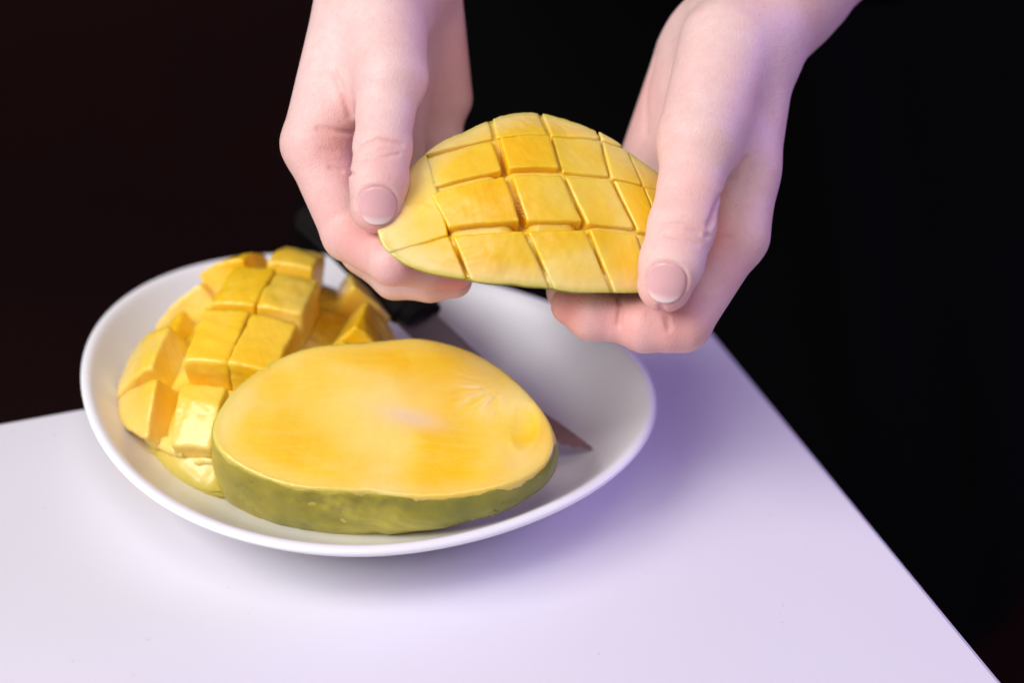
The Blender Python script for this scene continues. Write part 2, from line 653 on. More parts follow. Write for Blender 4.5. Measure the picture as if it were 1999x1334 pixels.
# ---- the uncut half lying at the front of the plate
EL = math.radians(70)
front = Half(P(748, 818, 58.5), RT[0] * 1.0 + 0.03 * RT[1], np.array([-0.05, -math.cos(EL), math.sin(EL)]), 3.75, p=2.9, q=3.4, bulge=0.05)
front.taper = -0.085
FO = [(413, 850), (420, 820), (436, 790), (472, 748), (526, 710), (580, 687), (652, 671), (706, 668), (760, 664), (814, 661), (868, 671), (922, 687), (976, 719), (1012, 752), (1048, 791), (1073, 831), (1080, 868), (1070, 894), (1047, 917), (988, 947), (904, 959), (832, 965), (789, 964), (724, 958), (659, 956), (616, 952), (573, 946), (519, 928), (472, 908), (432, 882)]
front.outline_uv([front.hit(*a) for a in FO])
mh = empty('mango_half')
mh.location = Vector(front.O) * S * 0
tag(mh, 'uncut mango half lying face up with olive green peel at the front of the plate', 'mango', 'mango halves')

scar = np.array(front.hit(990, 745))
dimp = np.array(front.hit(1022, 832))
pit = np.array(front.hit(800, 815))


def streaks(an, r):
    s_ = np.sin(an * 23 + 2.0 * np.sin(r * 2.3 + an * 3)) * np.sin(an * 9 + 1.0 + r) + .35 * np.sin(an * 41 + 3 * np.sin(r * 4))
    ang = np.abs(np.angle(np.exp(1j * (an + 2.5))))
    return s_ * np.exp(-(ang / .75) ** 2)


def front_face(x, y):
    wv = 0.05 * np.sin(x * 1.3 + 0.6 * y + 1) * np.cos(y * 1.1) + 0.012 * vnoise(np.stack([x * 1.6, y * 1.6, 0 * x], 1), 21)
    r2 = ((x - dimp[0]) / .38) ** 2 + ((y - dimp[1]) / .75) ** 2
    wv = wv - 0.10 * np.exp(-r2) + 0.035 * np.exp(-((np.sqrt(r2) - 1.35) / .22) ** 2) * (x > dimp[0] - .4)
    r2 = ((x - pit[0]) / 1.1) ** 2 + ((y - pit[1]) / .5) ** 2
    wv = wv - 0.05 * np.exp(-r2)
    dx, dy = x - scar[0], y - scar[1]
    rr_ = np.hypot(dx, dy)
    an = np.arctan2(dy, dx)
    wv = wv + 0.034 * streaks(an, rr_) * np.exp(-((rr_ - .9) / .6) ** 2)
    # the rim sinks slightly where the knife left the fruit
    return wv - 0.09 * np.clip(front.rho(x, y) - .82, 0, 1) ** 1.5 / .18


def f_flesh(p):
    x, y, z = front.local(p)
    return smax(front.lower(x, y, z, np.where(z > -.3, .015, .05)), z - front_face(x, y), 0.06)


def f_peel(p):
    x, y, z = front.local(p)
    lw = front.lower(x, y, z)
    # bumps and dents of the rind
    pn = p * 1.0
    lw = lw + 0.03 * vnoise(pn * 2.0, 3) + 0.012 * vnoise(pn * 5, 5) + .05 * vnoise(pn * 5.5, 31) * np.exp(-((x + 1.0) / 1.7) ** 2) * np.exp(-((z + .7) / .6) ** 2)
    for (bx, by, s_, am) in PEEL_DENTS:
        lw = lw + .5 * am * np.exp(-((p - bx) ** 2).sum(1) / (by * by * 2.2))
    edge = z - front_face(x, y) + 0.09 + 0.05 * vnoise(np.stack([x * 2.3, y * 2.3, 0 * x], 1), 9)
    return smax(smax(lw, edge, 0.06), -(lw + 0.16), 0.03)


def on_front(px, py):
    v_ = ray(px, py)
    t = 50.0
    for _ in range(60):
        p_ = (CAM + v_ * t)[None]
        t += .7 * float(np.maximum(front.lower(*front.local(p_)), front.local(p_)[2] - .05)[0])
    return CAM + v_ * t


PEEL_DENTS = [(on_front(a, b), r_, 0, am) for a, b, r_, am in [(590, 965, .22, -.07), (612, 975, .16, .07), (655, 972, .2, -.06), (690, 985, .22, -.06), (672, 1000, .13, .06), (625, 1008, .16, -.06), (607, 1000, .12, .06), (740, 985, .16, -.05), (780, 1005, .2, -.04), (480, 935, .3, -.05), (510, 955, .16, .05), (545, 960, .2, -.05), (845, 995, .3, -.03), (720, 1005, .14, .05), (520, 985, .3, -.03), (930, 990, .3, -.03)]]
lo, hi = front.bounds((-6.4, -4.2, -3.1), (6.4, 4.2, .3))
V, Q = surface_nets(f_flesh, lo, hi, 0.085)
o = link_mesh('flesh', V, Q, None, mh)
x, y, z = front.local(V)
rho_ = front.rho(x, y)
edge = np.clip((rho_ - .80) / .16, 0, 1)
palev = edge * .32 + .35 * np.exp(-(((x - pit[0]) / 1.3) ** 2 + ((y - pit[1]) / .55) ** 2)) + .35 * np.exp(-(((x - pit[0] + .5) / 2.2) ** 2 + ((y - pit[1] - 1.0) / .8) ** 2))
dx, dy = x - scar[0], y - scar[1]
rr_, an = np.hypot(dx, dy), np.arctan2(dy, dx)
palev += np.exp(-((rr_ - .95) / .7) ** 2) * (.35 + .5 * streaks(an, rr_))
pitv = .85 * np.exp(-(((x - pit[0]) / 1.0) ** 2 + ((y - pit[1] + .25 * (x - pit[0])) / .38) ** 2)) + .9 * np.exp(-((rr_ - .9) / .6) ** 2) * np.clip(streaks(an, rr_), 0, 1)
palev += .5 * np.exp(-(((x - dimp[0] + .2) / .7) ** 2 + ((y - dimp[1] + 1.2) / .7) ** 2))
palev -= .9 * np.exp(-(((x - dimp[0]) / .38) ** 2 + ((y - dimp[1]) / .6) ** 2))
set_attr(o, 'pale', palev)
set_attr(o, 'pit', pitv)
set_attr(o, 'green', np.clip((rho_ - .93) / .09, 0, 1) * (.25 + .35 * (x < 0)))
o.data.materials.append(M_flesh_cut)
V, Q = surface_nets(f_peel, lo, hi, 0.085)
link_mesh('peel', V, Q, M_peel, mh)

# ---- the scored half in the hands
EL2 = math.radians(57)
held = Half(P(1035, 385, 56.3), RT[0] + 0.02 * RT[1], np.array([0.14, -math.cos(EL2), math.sin(EL2)]), 2.5, Ru=16.0, Rv=8.5, p=2.2, q=1.5)
HO = [(731, 458), (754, 492), (800, 521), (860, 535), (912, 543), (1000, 552), (1070, 559), (1180, 567), (1240, 570), (1310, 560), (1355, 520), (1372, 470), (1360, 420), (1325, 372), (1275, 328), (1210, 280), (1160, 256), (1110, 232), (1060, 217), (1030, 214), (960, 230), (900, 257), (850, 287), (815, 315), (765, 365), (738, 415)]
held.outline_uv([held.hit(*a) for a in HO])
hm = empty('mango_half')
tag(hm, 'mango half scored into a grid of yellow cubes, held up in two hands', 'mango', 'mango halves')


def z3(a, b):
    return (680 + a * .33, 180 + b * .33)


colA = [(330, 120), (430, 395), (472, 603), (598, 842), (720, 1120), (790, 1300)]
colB = [(790, 0), (868, 275), (935, 488), (1045, 805), (1185, 1125), (1260, 1300)]
colC = [(1080, 0), (1195, 256), (1262, 490), (1412, 803), (1530, 1150), (1590, 1300)]
colD = [(1380, 80), (1495, 285), (1553, 515), (1706, 832), (1790, 1180), (1830, 1300)]
colE = [(1560, 150), (1650, 330), (1745, 560), (1860, 860), (1960, 1180), (2000, 1300)]
col0 = [(-40, 200), (60, 600), (120, 760), (180, 960), (330, 1200), (420, 1400)]
colF = [(2000, 200), (2060, 430), (2120, 640), (2190, 880), (2240, 1180), (2260, 1300)]
grid = [[held.hit(*z3(*pt)) for pt in c_] for c_ in (col0, colA, colB, colC, colD, colE, colF)]
# the outermost ring of lines is pushed past the fruit so its cubes end at the peel
ctr_uv = np.array(grid[3][2])
grid = [[np.array(g_) for g_ in c_] for c_ in grid]
for i, c_ in enumerate(grid):
    for j in (0, 5):
        d_ = c_[j] - c_[1 if j == 0 else 4]
        c_[j] = c_[1 if j == 0 else 4] + nrm(d_) * 4.5
for j in range(6):
    grid[0][j] = grid[1][j] + nrm(grid[0][j] - grid[1][j]) * 6.0
    grid[6][j] = grid[5][j] + nrm(grid[6][j] - grid[5][j]) * 4.0
rng = np.random.RandomState(4)


def held_face(x, y):
    return 0.02 * np.sin(2.1 * x + y) + 0.015 * np.sin(3.3 * y - x)


def make_cube(H, poly, top, off, gap0, gap1, seed, parent, mat, res=0.075, rnd=.10, zlo=None, peel_in=.10, rowgap=(0.02, 0.02), extra=(0, 0, 0, 0), tip_x=None):
    def fn(p):
        x, y, z = H.local(p)
        nz = 0.012 * vnoise(p * 2.6, seed) + 0.005 * vnoise(p * 8.0, seed + 1)
        g = gap0 + (gap1 - gap0) * np.clip(1 + z / H.h, 0, 1.2)
        ds = halfplane_poly(x, y, poly)
        d = None
        for kq, q_ in enumerate(ds):
            kt = np.clip((x - tip_x) / 2.2, 0, 1) if tip_x is not None else 1.0
            q2 = q_ - .03 * (1 - kt) + kt * extra[kq] + kt * (g if kq % 2 else g * .8 + rowgap[kq // 2] * np.clip(1 + z / 1.2, 0, 1.1))
            d = q2 if d is None else smax(d, q2, rnd)
        d = smax(d, z - top(x, y) - off, rnd)
        d = smax(d, H.lower(x, y, z, .015 + peel_in * np.clip((-z - .25) / .3, 0, 1)), .06)
        if zlo is not None:
            d = np.maximum(d, zlo - z)
        return d + nz
    pl = np.array(poly)
    rmax = H.R.max() + .2
    pl = np.clip(pl, -rmax, rmax)
    lo_, hi_ = H.bounds((pl[:, 0].min(), pl[:, 1].min(), -H.h), (pl[:, 0].max(), pl[:, 1].max(), .35))
    V_, Q_ = surface_nets(fn, lo_, hi_, res)
    if len(V_) < 30:
        return None
    o_ = link_mesh('cube', V_, Q_, None, parent)
    x, y, z = H.local(V_)
    r_ = H.rho(x, y)
    set_attr(o_, 'pale', np.clip((r_ - .72) / .22, 0, 1) * .75)
    set_attr(o_, 'green', np.clip((r_ - .92) / .08, 0, 1) * np.clip((-z + .14) / .2, 0, 1) * .85)
    o_.data.materials.append(mat)
    return o_


HEADS = {(2, 2): .13, (1, 2): .15, (2, 1): .15, (1, 1): .02, (3, 2): .06, (3, 1): .05, (2, 3): -.04, (1, 3): -.05, (3, 3): -.04,
         (0, 2): -.05, (0, 3): -.08, (4, 2): .05, (4, 3): -.03, (4, 1): 0, (1, 0): -.08, (2, 0): -.05, (3, 0): -.03}
for i in range(6):
    for j in range(5):
        poly = [grid[i][j + 1], grid[i + 1][j + 1], grid[i + 1][j], grid[i][j]]
        if i == 0 and j in (0, 1):
            continue
        if j == 4:
            continue
        if j == 3:
            poly = [grid[i][5], grid[i + 1][5], grid[i + 1][3], grid[i][3]]
        if i == 0 and j == 2:
            poly = [grid[0][3], grid[1][3], grid[1][0], grid[0][0]]
        off = .6 * HEADS.get((i, j), 0) + rng.uniform(-.02, .02)
        tx, ty = rng.uniform(-.03, .03, 2)
        cxy = np.mean(poly, 0)
        fn_top = (lambda x, y, tx=tx, ty=ty, c_=cxy: held_face(x, y) + np.clip(tx * (x - c_[0]) + ty * (y - c_[1]), -.06, .06))
        wide = (.03, .07, .075, .05, .035, .02)[i]
        make_cube(held, poly, fn_top, off, .012, wide, 10 + i * 7 + j, hm, M_flesh if (i + j) % 3 else M_flesh_deep, rowgap=((.02, .14, .14, .08, .02, .01)[i] * (.2 if j == 0 else 1), .01), rnd=.045, res=.055, tip_x=(-held.R[0] + .35 if i == 0 else None), extra=(0, .05 if i == 1 and j in (1, 2) else .03 if i == 0 else 0, 0, .05 if i == 2 and j in (1, 2) else .02 if i in (3, 4) and j == 2 else 0))


DEEP = [((grid[2][1] + grid[2][2]) / 2 + np.array([0, -.2]), .7), (grid[2][2] * .2 + grid[2][3] * .8, .7), (grid[1][2] * .3 + grid[1][3] * .7, .6), (grid[3][2] * .15 + grid[3][3] * .85, .4), (grid[2][3] * .35 + grid[2][4] * .65, .3), (grid[3][3] * .4 + grid[3][4] * .6, .3), (grid[1][3] * .4 + grid[1][4] * .6, .3)]


def h_base(p):
    x, y, z = held.local(p)
    lw = held.lower(x, y, z, .025)
    dp = .13
    for gp, am in DEEP:
        dp = dp + am * np.exp(-(((x - gp[0]) / .25) ** 2 + ((y - gp[1]) / .45) ** 2))
    return smax(lw, z + dp, .05)


def h_peel(p):
    x, y, z = held.local(p)
    lw = held.lower(x, y, z) - .03 + .012 * vnoise(p * 2.5, 2)
    return smax(smax(lw, z + .17 + .05 * vnoise(p * 1.5, 8), .06), -(lw + .14), .03)


# loose fibres torn out along the cuts
FV, FF = [], []
for (px, py), n_f in (((1012, 395), 9), ((1016, 415), 5), ((1152, 262), 4), ((862, 402), 5)):
    for _ in range(n_f):
        g0 = held.hit(px + rng.uniform(-5, 5), py + rng.uniform(-16, 16))
        a_ = held.world(g0[0], g0[1], .03)
        dr = held.u * rng.uniform(-.2, .9) + held.v * rng.uniform(-.5, .5) + held.n * rng.uniform(.0, .5)
        pts_ = [a_ - dr * .08, a_ + dr * .05, a_ + dr * .11 + held.n * rng.uniform(-.03, .03), a_ + dr * rng.uniform(.14, .2) - held.n * .03]
        b0 = len(FV)
        for k_, p_ in enumerate(pts_):
            r_ = .011 * (1 - k_ / 4)
            FV += [p_ + held.v * r_, p_ - held.v * r_ * .5 + held.n * r_ * .8, p_ - held.v * r_ * .5 - held.n * r_ * .8]
        for k_ in range(3):
            for q_ in range(3):
                FF.append([b0 + 3 * k_ + q_, b0 + 3 * k_ + (q_ + 1) % 3, b0 + 3 * k_ + 3 + (q_ + 1) % 3, b0 + 3 * k_ + 3 + q_])
o = link_mesh('fibre', FV, FF, None, hm)
set_attr(o, 'pale', np.ones(len(FV))); set_attr(o, 'green', np.zeros(len(FV)))
o.data.materials.append(M_flesh)
o['kind'] = 'stuff'

lo, hi = held.bounds((-6.2, -4.2, -2.6), (6.2, 4.2, .2))
V, Q = surface_nets(h_base, lo, hi, 0.11)
o = link_mesh('flesh', V, Q, None, hm)
set_attr(o, 'pale', np.full(len(V), .15)); set_attr(o, 'green', np.zeros(len(V)))
o.data.materials.append(M_flesh)
V, Q = surface_nets(h_peel, lo, hi, 0.09)
link_mesh('peel', V, Q, M_peel_y, hm)

# ---- the half turned inside out at the back left of the plate
back = Half((-3.85, -0.5, 3.0), nrm(np.array([-0.16, -1.0, -0.17])), nrm(np.array([-0.08, -0.18, 0.97])), 0.35, Ru=13.0, Rv=5.0)
BK = 1.25
back.outline_uv([((4.35 if math.cos(a) > 0 else 5.3) * BK * math.cos(a), 3.85 * BK * math.sin(a)) for a in np.linspace(-math.pi, math.pi, 60)])
bh = empty('mango_half')
tag(bh, 'mango half turned inside out with spread yellow cubes at the back left of the plate', 'mango', 'mango halves')


def b_peel(p):
    x, y, z = back.local(p)
    r_ = back.rho(x, y)
    return smax((r_ - 1) * 3.0, np.abs(z + .02 * vnoise(p * 2, 1)) - .14, .10)


def b_flesh(p):
    x, y, z = back.local(p)
    r_ = back.rho(x, y)
    return smax(smax((r_ - .985) * 3.0, z - .95 * np.sqrt(np.clip(1 - r_ * r_, .01, 1)) + .05 * vnoise(p * 4, 7), .12), .05 - z, .05)


lo, hi = back.bounds((-7.0, -5.4, -.3), (7.0, 5.4, 1.2))
V, Q = surface_nets(b_peel, lo, hi, .1)
link_mesh('peel', V, Q, M_peel_y, bh)
V, Q = surface_nets(b_flesh, lo, hi, .11)
o = link_mesh('flesh', V, Q, None, bh)
x, y, z = back.local(V)
r_ = back.rho(x, y)
set_attr(o, 'pale', np.clip((r_ - .6) * 1.5, 0, .6)); set_attr(o, 'green', np.clip((r_ - .75) * 3, 0, .6))
o.data.materials.append(M_flesh)


def splay_cube(uc, vc, su, sv, hgt, rot, lean, seed, mat):
    def fn(p):
        x, y, z = back.local(p)
        X = (x - uc) * (1 + np.maximum(z, 0) / back.Ru)
        Y = (y - vc) * (1 + np.maximum(z, 0) / back.Rv)
        X, Y = X - lean[0] * z, Y - lean[1] * z
        c_, s_ = math.cos(rot), math.sin(rot)
        X, Y = X * c_ + Y * s_, -X * s_ + Y * c_
        d = smax(np.abs(X) - su / 2, np.abs(Y) - sv / 2, .10)
        rr_ = back.rho(x, y)
        top = hgt - 1.05 * np.clip(rr_ - .58, 0, 1) * hgt + .06 * X * (seed % 3 - 1)
        d = smax(d, z - top, .10)
        d = smax(d, (rr_ - .96 + .11 * np.clip(x / 4, 0, 1)) * 3, .1)
        d = np.maximum(d, .1 - z)
        return d + .025 * vnoise(p * 3, seed) + .01 * vnoise(p * 9, seed + 1)
    a = back.world(uc, vc, 0)
    b = back.world(uc, vc, hgt)
    r_ = .75 * (su + sv) + .2
    V_, Q_ = surface_nets(fn, np.minimum(a, b) - r_, np.maximum(a, b) + r_, .08)
    if len(V_) < 30:
        return
    o_ = link_mesh('cube', V_, Q_, None, bh)
    x, y, z = back.local(V_)
    rr_ = back.rho(x, y)
    set_attr(o_, 'pale', np.clip((rr_ - .55) / .4, 0, 1) * .6)
    set_attr(o_, 'green', np.clip((rr_ - .85) * 4, 0, 1) * .5)
    o_.data.materials.append(mat)


k = 0
for (uc, vc, su, sv, hg, rt, l1, l2) in [
        (-1.15, -.62, 1.9, 1.3, 2.3, 0, 0, .19), (-1.15, .72, 1.9, 1.3, 2.25, .03, 0, -.17), (.80, -.62, 1.9, 1.3, 2.35, 0, -.02, .19), (.80, .72, 1.9, 1.3, 2.3, -.02, -.02, -.17),
        (-2.35, -2.6, 1.75, 2.0, 1.8, .35, -.08, -.12), (-.65, -2.55, 1.15, 1.7, 1.45, .15, .05, -.05), (.72, -2.4, 1.65, 1.95, 1.95, 0, 0, 0), (2.4, -2.2, 1.7, 1.85, 1.95, -.08, .05, .03), (3.5, -1.45, 1.0, 1.7, 1.2, 0, 0, 0),
        (2.75, -.5, 1.7, 1.3, 1.8, 0, 0, .12), (2.75, .95, 1.7, 1.3, 1.8, 0, 0, .1), (4.0, .1, .9, 1.3, 1.0, 0, 0, 0), (3.9, 1.4, .9, 1.2, .9, 0, 0, 0),
        (-3.05, -1.35, 1.6, 1.6, 2.2, .06, -.03, -.05), (-3.1, .2, 1.6, 1.45, 2.25, 0, -.03, .0), (-3.9, -2.3, 1.2, 1.1, 1.3, .5, -.1, -.1),
        (-1.4, 2.45, 1.9, 1.75, 2.25, -.1, 0, .12), (.5, 2.4, 1.8, 1.7, 2.0, 0, 0, .05), (2.2, 2.3, 1.6, 1.3, 1.4, 0, 0, 0), (-3.2, 2.0, 1.6, 1.6, 2.1, .15, -.05, .1), (-2.4, 3.3, 1.3, 1.0, 1.1, .2, 0, .1)]:
    splay_cube(uc * BK, vc * BK, su * BK, sv * BK, hg * .97, rt, (l1, l2), 40 + k, M_flesh_deep if k in (0, 2, 5, 9, 15) else M_flesh)
    k += 1

# ------------------------------------------------------------------ knife
knife = empty('knife')
tag(knife, 'table knife with a black handle and serrated steel blade lying across the plate', 'knife')
tip = on_plate(1155, 883) + np.array([0, 0, .12])
bol = P(846, 588, 66.5)
ax = nrm(bol - tip)
up = nrm(np.array([0.25, -0.35, 1.0]))
sd = nrm(np.cross(up, ax))      # blade's width direction
nn = nrm(np.cross(ax, sd))
L = np.linalg.norm(bol - tip)
V, Fc = [], []
ns = 60
for i in range(ns + 1):
    t = i / ns
    wid = 1.9 * (1 - (1 - min(t / .45, 1)) ** 2.0) ** .9
    c_ = tip + ax * (t * L)
    ser = .055 * (1 if i % 2 else -1) if 0 < i < 40 else 0
    spine, edge_ = c_ + sd * .4 * min(t / .3, 1) ** 1.3, c_ + sd * (wid + ser)
    th_ = .07
    V += [spine + nn * th_, spine - nn * th_, edge_ - nn * .01, edge_ + nn * .01]
for i in range(ns):
    a, b = 4 * i, 4 * i + 4
    for k in range(4):
        Fc.append([a + k, a + (k + 1) % 4, b + (k + 1) % 4, b + k])
Fc += [[3, 2, 1, 0], [4 * ns, 4 * ns + 1, 4 * ns + 2, 4 * ns + 3]]
o = link_mesh('blade', V, Fc, M_steel, knife, smooth=False)
hd = nrm(ax + np.array([0, 0, .02]))
hc = bol + sd * .85


def handle_fn(p):
    q_ = p - hc
    t = q_ @ hd
    a, b = q_ @ sd, q_ @ nn
    wv = .95 + .12 * np.cos(t * .75) + .15 * np.clip((t - 7) / 3, 0, 1)
    d = np.sqrt((a / wv) ** 2 + (b / .62) ** 2) ** 1.0 - 1
    d = d * .6
    return smax(smax(d, -t - .1, .25), t - 6.3, .5)


e_ = hc + hd * 6.3
V, Q = surface_nets(handle_fn, np.minimum(hc, e_) - 1.6, np.maximum(hc, e_) + 1.6, .12)
link_mesh('handle', V, Q, M_black, knife)
V = []
for kk, (t, ro) in enumerate(((-.25, .55), (.35, .62), (.42, .62))):
    for i in range(20):
        a = 2 * math.pi * i / 20
        V.append(hc + hd * (t - .2) + sd * math.cos(a) * ro * 1.5 + nn * math.sin(a) * ro)
Fc = [[r_ * 20 + i, r_ * 20 + (i + 1) % 20, (r_ + 1) * 20 + (i + 1) % 20, (r_ + 1) * 20 + i] for r_ in range(2) for i in range(20)] + [list(range(20))]
link_mesh('bolster', V, Fc, M_black, knife)

# ------------------------------------------------------------------ person
person = empty('person')
tag(person, 'person in a black top behind the table holding the scored mango half in both hands', 'person')


class Hand:
    def __init__(s, palm, fingers, kp=1.0):
        s.palm = [(P(*a[:3]), a[3], P(*b[:3]), b[3]) for a, b in palm]
        s.f = [[(P(*n_[:3]), n_[3]) for n_ in f] for f in fingers]
        s.kp = kp
        s.flat = {}
        s.crease = []      # (polyline, depth, width)
        s.dents = []
        s.nails = []

    def base(s, p):
        d = None
        for (a, ra, b, rb) in s.palm:
            c_ = capsule(p, a, ra, b, rb)
            d = c_ if d is None else smin(d, c_, s.kp)
        out = d
        for i, f in enumerate(s.f):
            g = None
            for (a, ra), (b, rb) in zip(f[:-1], f[1:]):
                c_ = capsule(p, a, ra, b, rb, s.flat.get(i))
                g = c_ if g is None else smin(g, c_, .18)
            g = smin(d, g, .35)
            out = smin(out, g, .05)
        return out

    def __call__(s, p):
        d = s.base(p)
        for (c0, r_, am) in s.dents:
            d = d + am * np.exp(-((p - c0) ** 2).sum(1) / (r_ * r_))
        for poly, am, wd in s.crease:
            dm = None
            for a, b in zip(poly[:-1], poly[1:]):
                q_ = capsule(p, a, 0, b, 0)
                dm = q_ if dm is None else np.minimum(dm, q_)
            d = d + am * np.exp(-(dm / wd) ** 2)
        for nl in s.nails:
            a, b, c_ = nail_local(nl, p)
            rg = nail_region(nl, a, b)
            on = c_ > -.5
            d = d + np.where(on, .035 * np.exp(-(rg / .055) ** 2) - .03 * np.exp(-((rg - .13) / .09) ** 2) * (b < nl['wb'] * .4), 0)
        return d

    def trace(s, px, py, t0=45.0):
        v_ = ray(px, py)
        t = t0
        for _ in range(80):
            dd = float(s.base((CAM + v_ * t)[None])[0])
            t += dd * .8
            if dd < .003 or t > 90:
                break
        return CAM + v_ * t


def nail_local(nl, p):
    q_ = p - nl['o']
    return q_ @ nl['s'], q_ @ nl['t'], q_ @ nl['n']


def nail_region(nl, a, b):
    k_ = (np.abs(a) / nl['wa']) ** 2.25 + (np.abs(b) / nl['wb']) ** 2.25
    return (np.maximum(k_, 1e-6) ** (1 / 2.25) - 1) * min(nl['wa'], nl['wb'])


def add_nail(H, px, py, pxt, pyt, wa, wb):
    o_ = H.trace(px, py)
    e = .03
    g = np.array([float(H.base((o_ + e * np.eye(3)[k_])[None])[0] - H.base((o_ - e * np.eye(3)[k_])[None])[0]) for k_ in range(3)])
    n_ = nrm(g)
    t_ = H.trace(pxt, pyt) - o_
    t_ = nrm(t_ - n_ * (t_ @ n_))
    H.nails.append(dict(o=o_, n=n_, t=t_, s=np.cross(t_, n_), wa=wa, wb=wb))


def crease(H, pts, am, wd):
    H.crease.append(([H.trace(*a) for a in pts], am, wd))


# the hand on the left of the picture (palm towards the fruit, thumb in front)
HL = Hand(
    palm=[((760, -70, 61.5, 2.15), (745, 20, 60.2, 1.75)),           # wrist
          ((745, 10, 59.2, 1.45), (762, 150, 57.3, 1.12)),           # thumb metacarpal
          ((700, 0, 59.8, 1.35), (618, 280, 58.6, 1.08)),            # index metacarpal
          ((740, 0, 60.8, 1.30), (690, 275, 60.3, 1.05)),
          ((790, 0, 61.8, 1.30), (770, 250, 62.0, 1.05)),
          ((830, 0, 62.8, 1.25), (864, 190, 63.4, 1.00)),
          ((745, 120, 58.0, .75), (650, 235, 58.6, .80)),            # web of the thumb
          ((760, -70, 61.5, 2.15), (770, -420, 68.0, 2.9))],
    fingers=[[(762, 150, 57.3, 1.10), (752, 222, 56.8, .88), (747, 287, 56.3, .88), (740, 352, 56.0, .87), (734, 404, 56.1, .80)],
             [(618, 280, 58.6, 1.08), (684, 455, 58.4, .90), (765, 512, 56.3, .70), (838, 527, 58.4, .62), (890, 532, 58.6, .55)],
             [(690, 275, 60.3, 1.05), (716, 486, 60.0, .86), (770, 543, 59.8, .68), (840, 551, 59.5, .63), (888, 549, 59.4, .55)],
             [(770, 250, 62.0, 1.0), (785, 450, 62.0, .85), (860, 510, 61.6, .74), (950, 515, 61.0, .6)],
             [(850, 215, 63.4, .95), (860, 390, 63.4, .78), (920, 440, 63.0, .66), (985, 450, 62.4, .55)]], kp=.7)
HL.flat = {0: (nrm(RT[2]), 1.22)}
# the hand on the right
HR = Hand(
    palm=[((1515, -40, 61.5, 2.4), (1455, 78, 60.4, 1.95)),
          ((1420, 90, 59.0, 1.55), (1365, 270, 57.0, 1.28)),
          ((1466, 80, 60.0, 1.5), (1430, 458, 58.6, 1.14)),
          ((1420, 60, 61.2, 1.35), (1390, 440, 60.6, 1.05)),
          ((1380, 70, 62.3, 1.35), (1330, 400, 62.3, 1.05)),
          ((1350, 115, 63.2, 1.25), (1266, 325, 63.6, 1.05)),
          ((1400, 240, 57.8, .85), (1455, 330, 58.8, .85)),
          ((1515, -40, 61.5, 2.4), (1800, -330, 68.0, 3.0))],
    fingers=[[(1365, 270, 57.0, 1.22), (1347, 365, 56.4, .97), (1331, 442, 56.0, 1.01), (1311, 512, 55.7, .96), (1298, 556, 55.8, .84)],
             [(1428, 458, 58.6, 1.12), (1330, 628, 57.5, .95), (1302, 634, 57.4, .84), (1258, 634, 57.5, .86), (1212, 622, 57.7, .74), (1158, 612, 57.8, .86), (1116, 596, 58.1, .66)],
             [(1390, 440, 60.6, 1.05), (1290, 600, 60.0, .92), (1200, 590, 59.8, .8), (1105, 570, 59.8, .64)],
             [(1330, 400, 62.3, 1.0), (1240, 540, 62.0, .85), (1160, 545, 61.6, .74), (1080, 530, 61.2, .6)],
             [(1275, 330, 63.6, .95), (1215, 460, 63.4, .78), (1140, 480, 63.0, .66), (1080, 480, 62.4, .55)]], kp=.7)
HR.flat = {0: (nrm(RT[2] + .15 * RT[0]), 1.22)}

add_nail(HL, 737, 402, 737, 440, .555, .58)
add_nail(HR, 1300, 553, 1294, 592, .585, .62)
for pts, am, wd in [
        ([(700, 290), (740, 272), (785, 282)], .07, .07), ([(705, 312), (745, 308), (780, 300)], .05, .06), ([(715, 300), (745, 292), (775, 290)], .02, .05),
        ([(622, 250), (655, 256), (690, 260)], .09, .09), ([(646, 328), (666, 333), (690, 340)], .08, .08), ([(628, 292), (655, 296), (688, 300)], .03, .10), ([(690, 432), (678, 450), (662, 462)], .04, .08),
        ([(652, 138), (668, 175), (684, 225)], .10, .11)]:
    crease(HL, pts, am, wd)
for pts, am, wd in [
        ([(1295, 440), (1335, 438), (1365, 455)], .065, .07), ([(1300, 460), (1335, 466), (1362, 478)], .05, .06), ([(1305, 425), (1340, 424), (1370, 440)], .02, .06),
        ([(1380, 460), (1400, 460), (1425, 465)], .06, .09), ([(1455, 312), (1432, 345), (1405, 390), (1385, 440)], .12, .12), ([(1206, 574), (1212, 600), (1208, 632)], .13, .09), ([(1290, 598), (1302, 622), (1306, 642)], .12, .09), ([(1278, 110), (1262, 180), (1262, 260)], .05, .15)]:
    crease(HR, pts, am, wd)

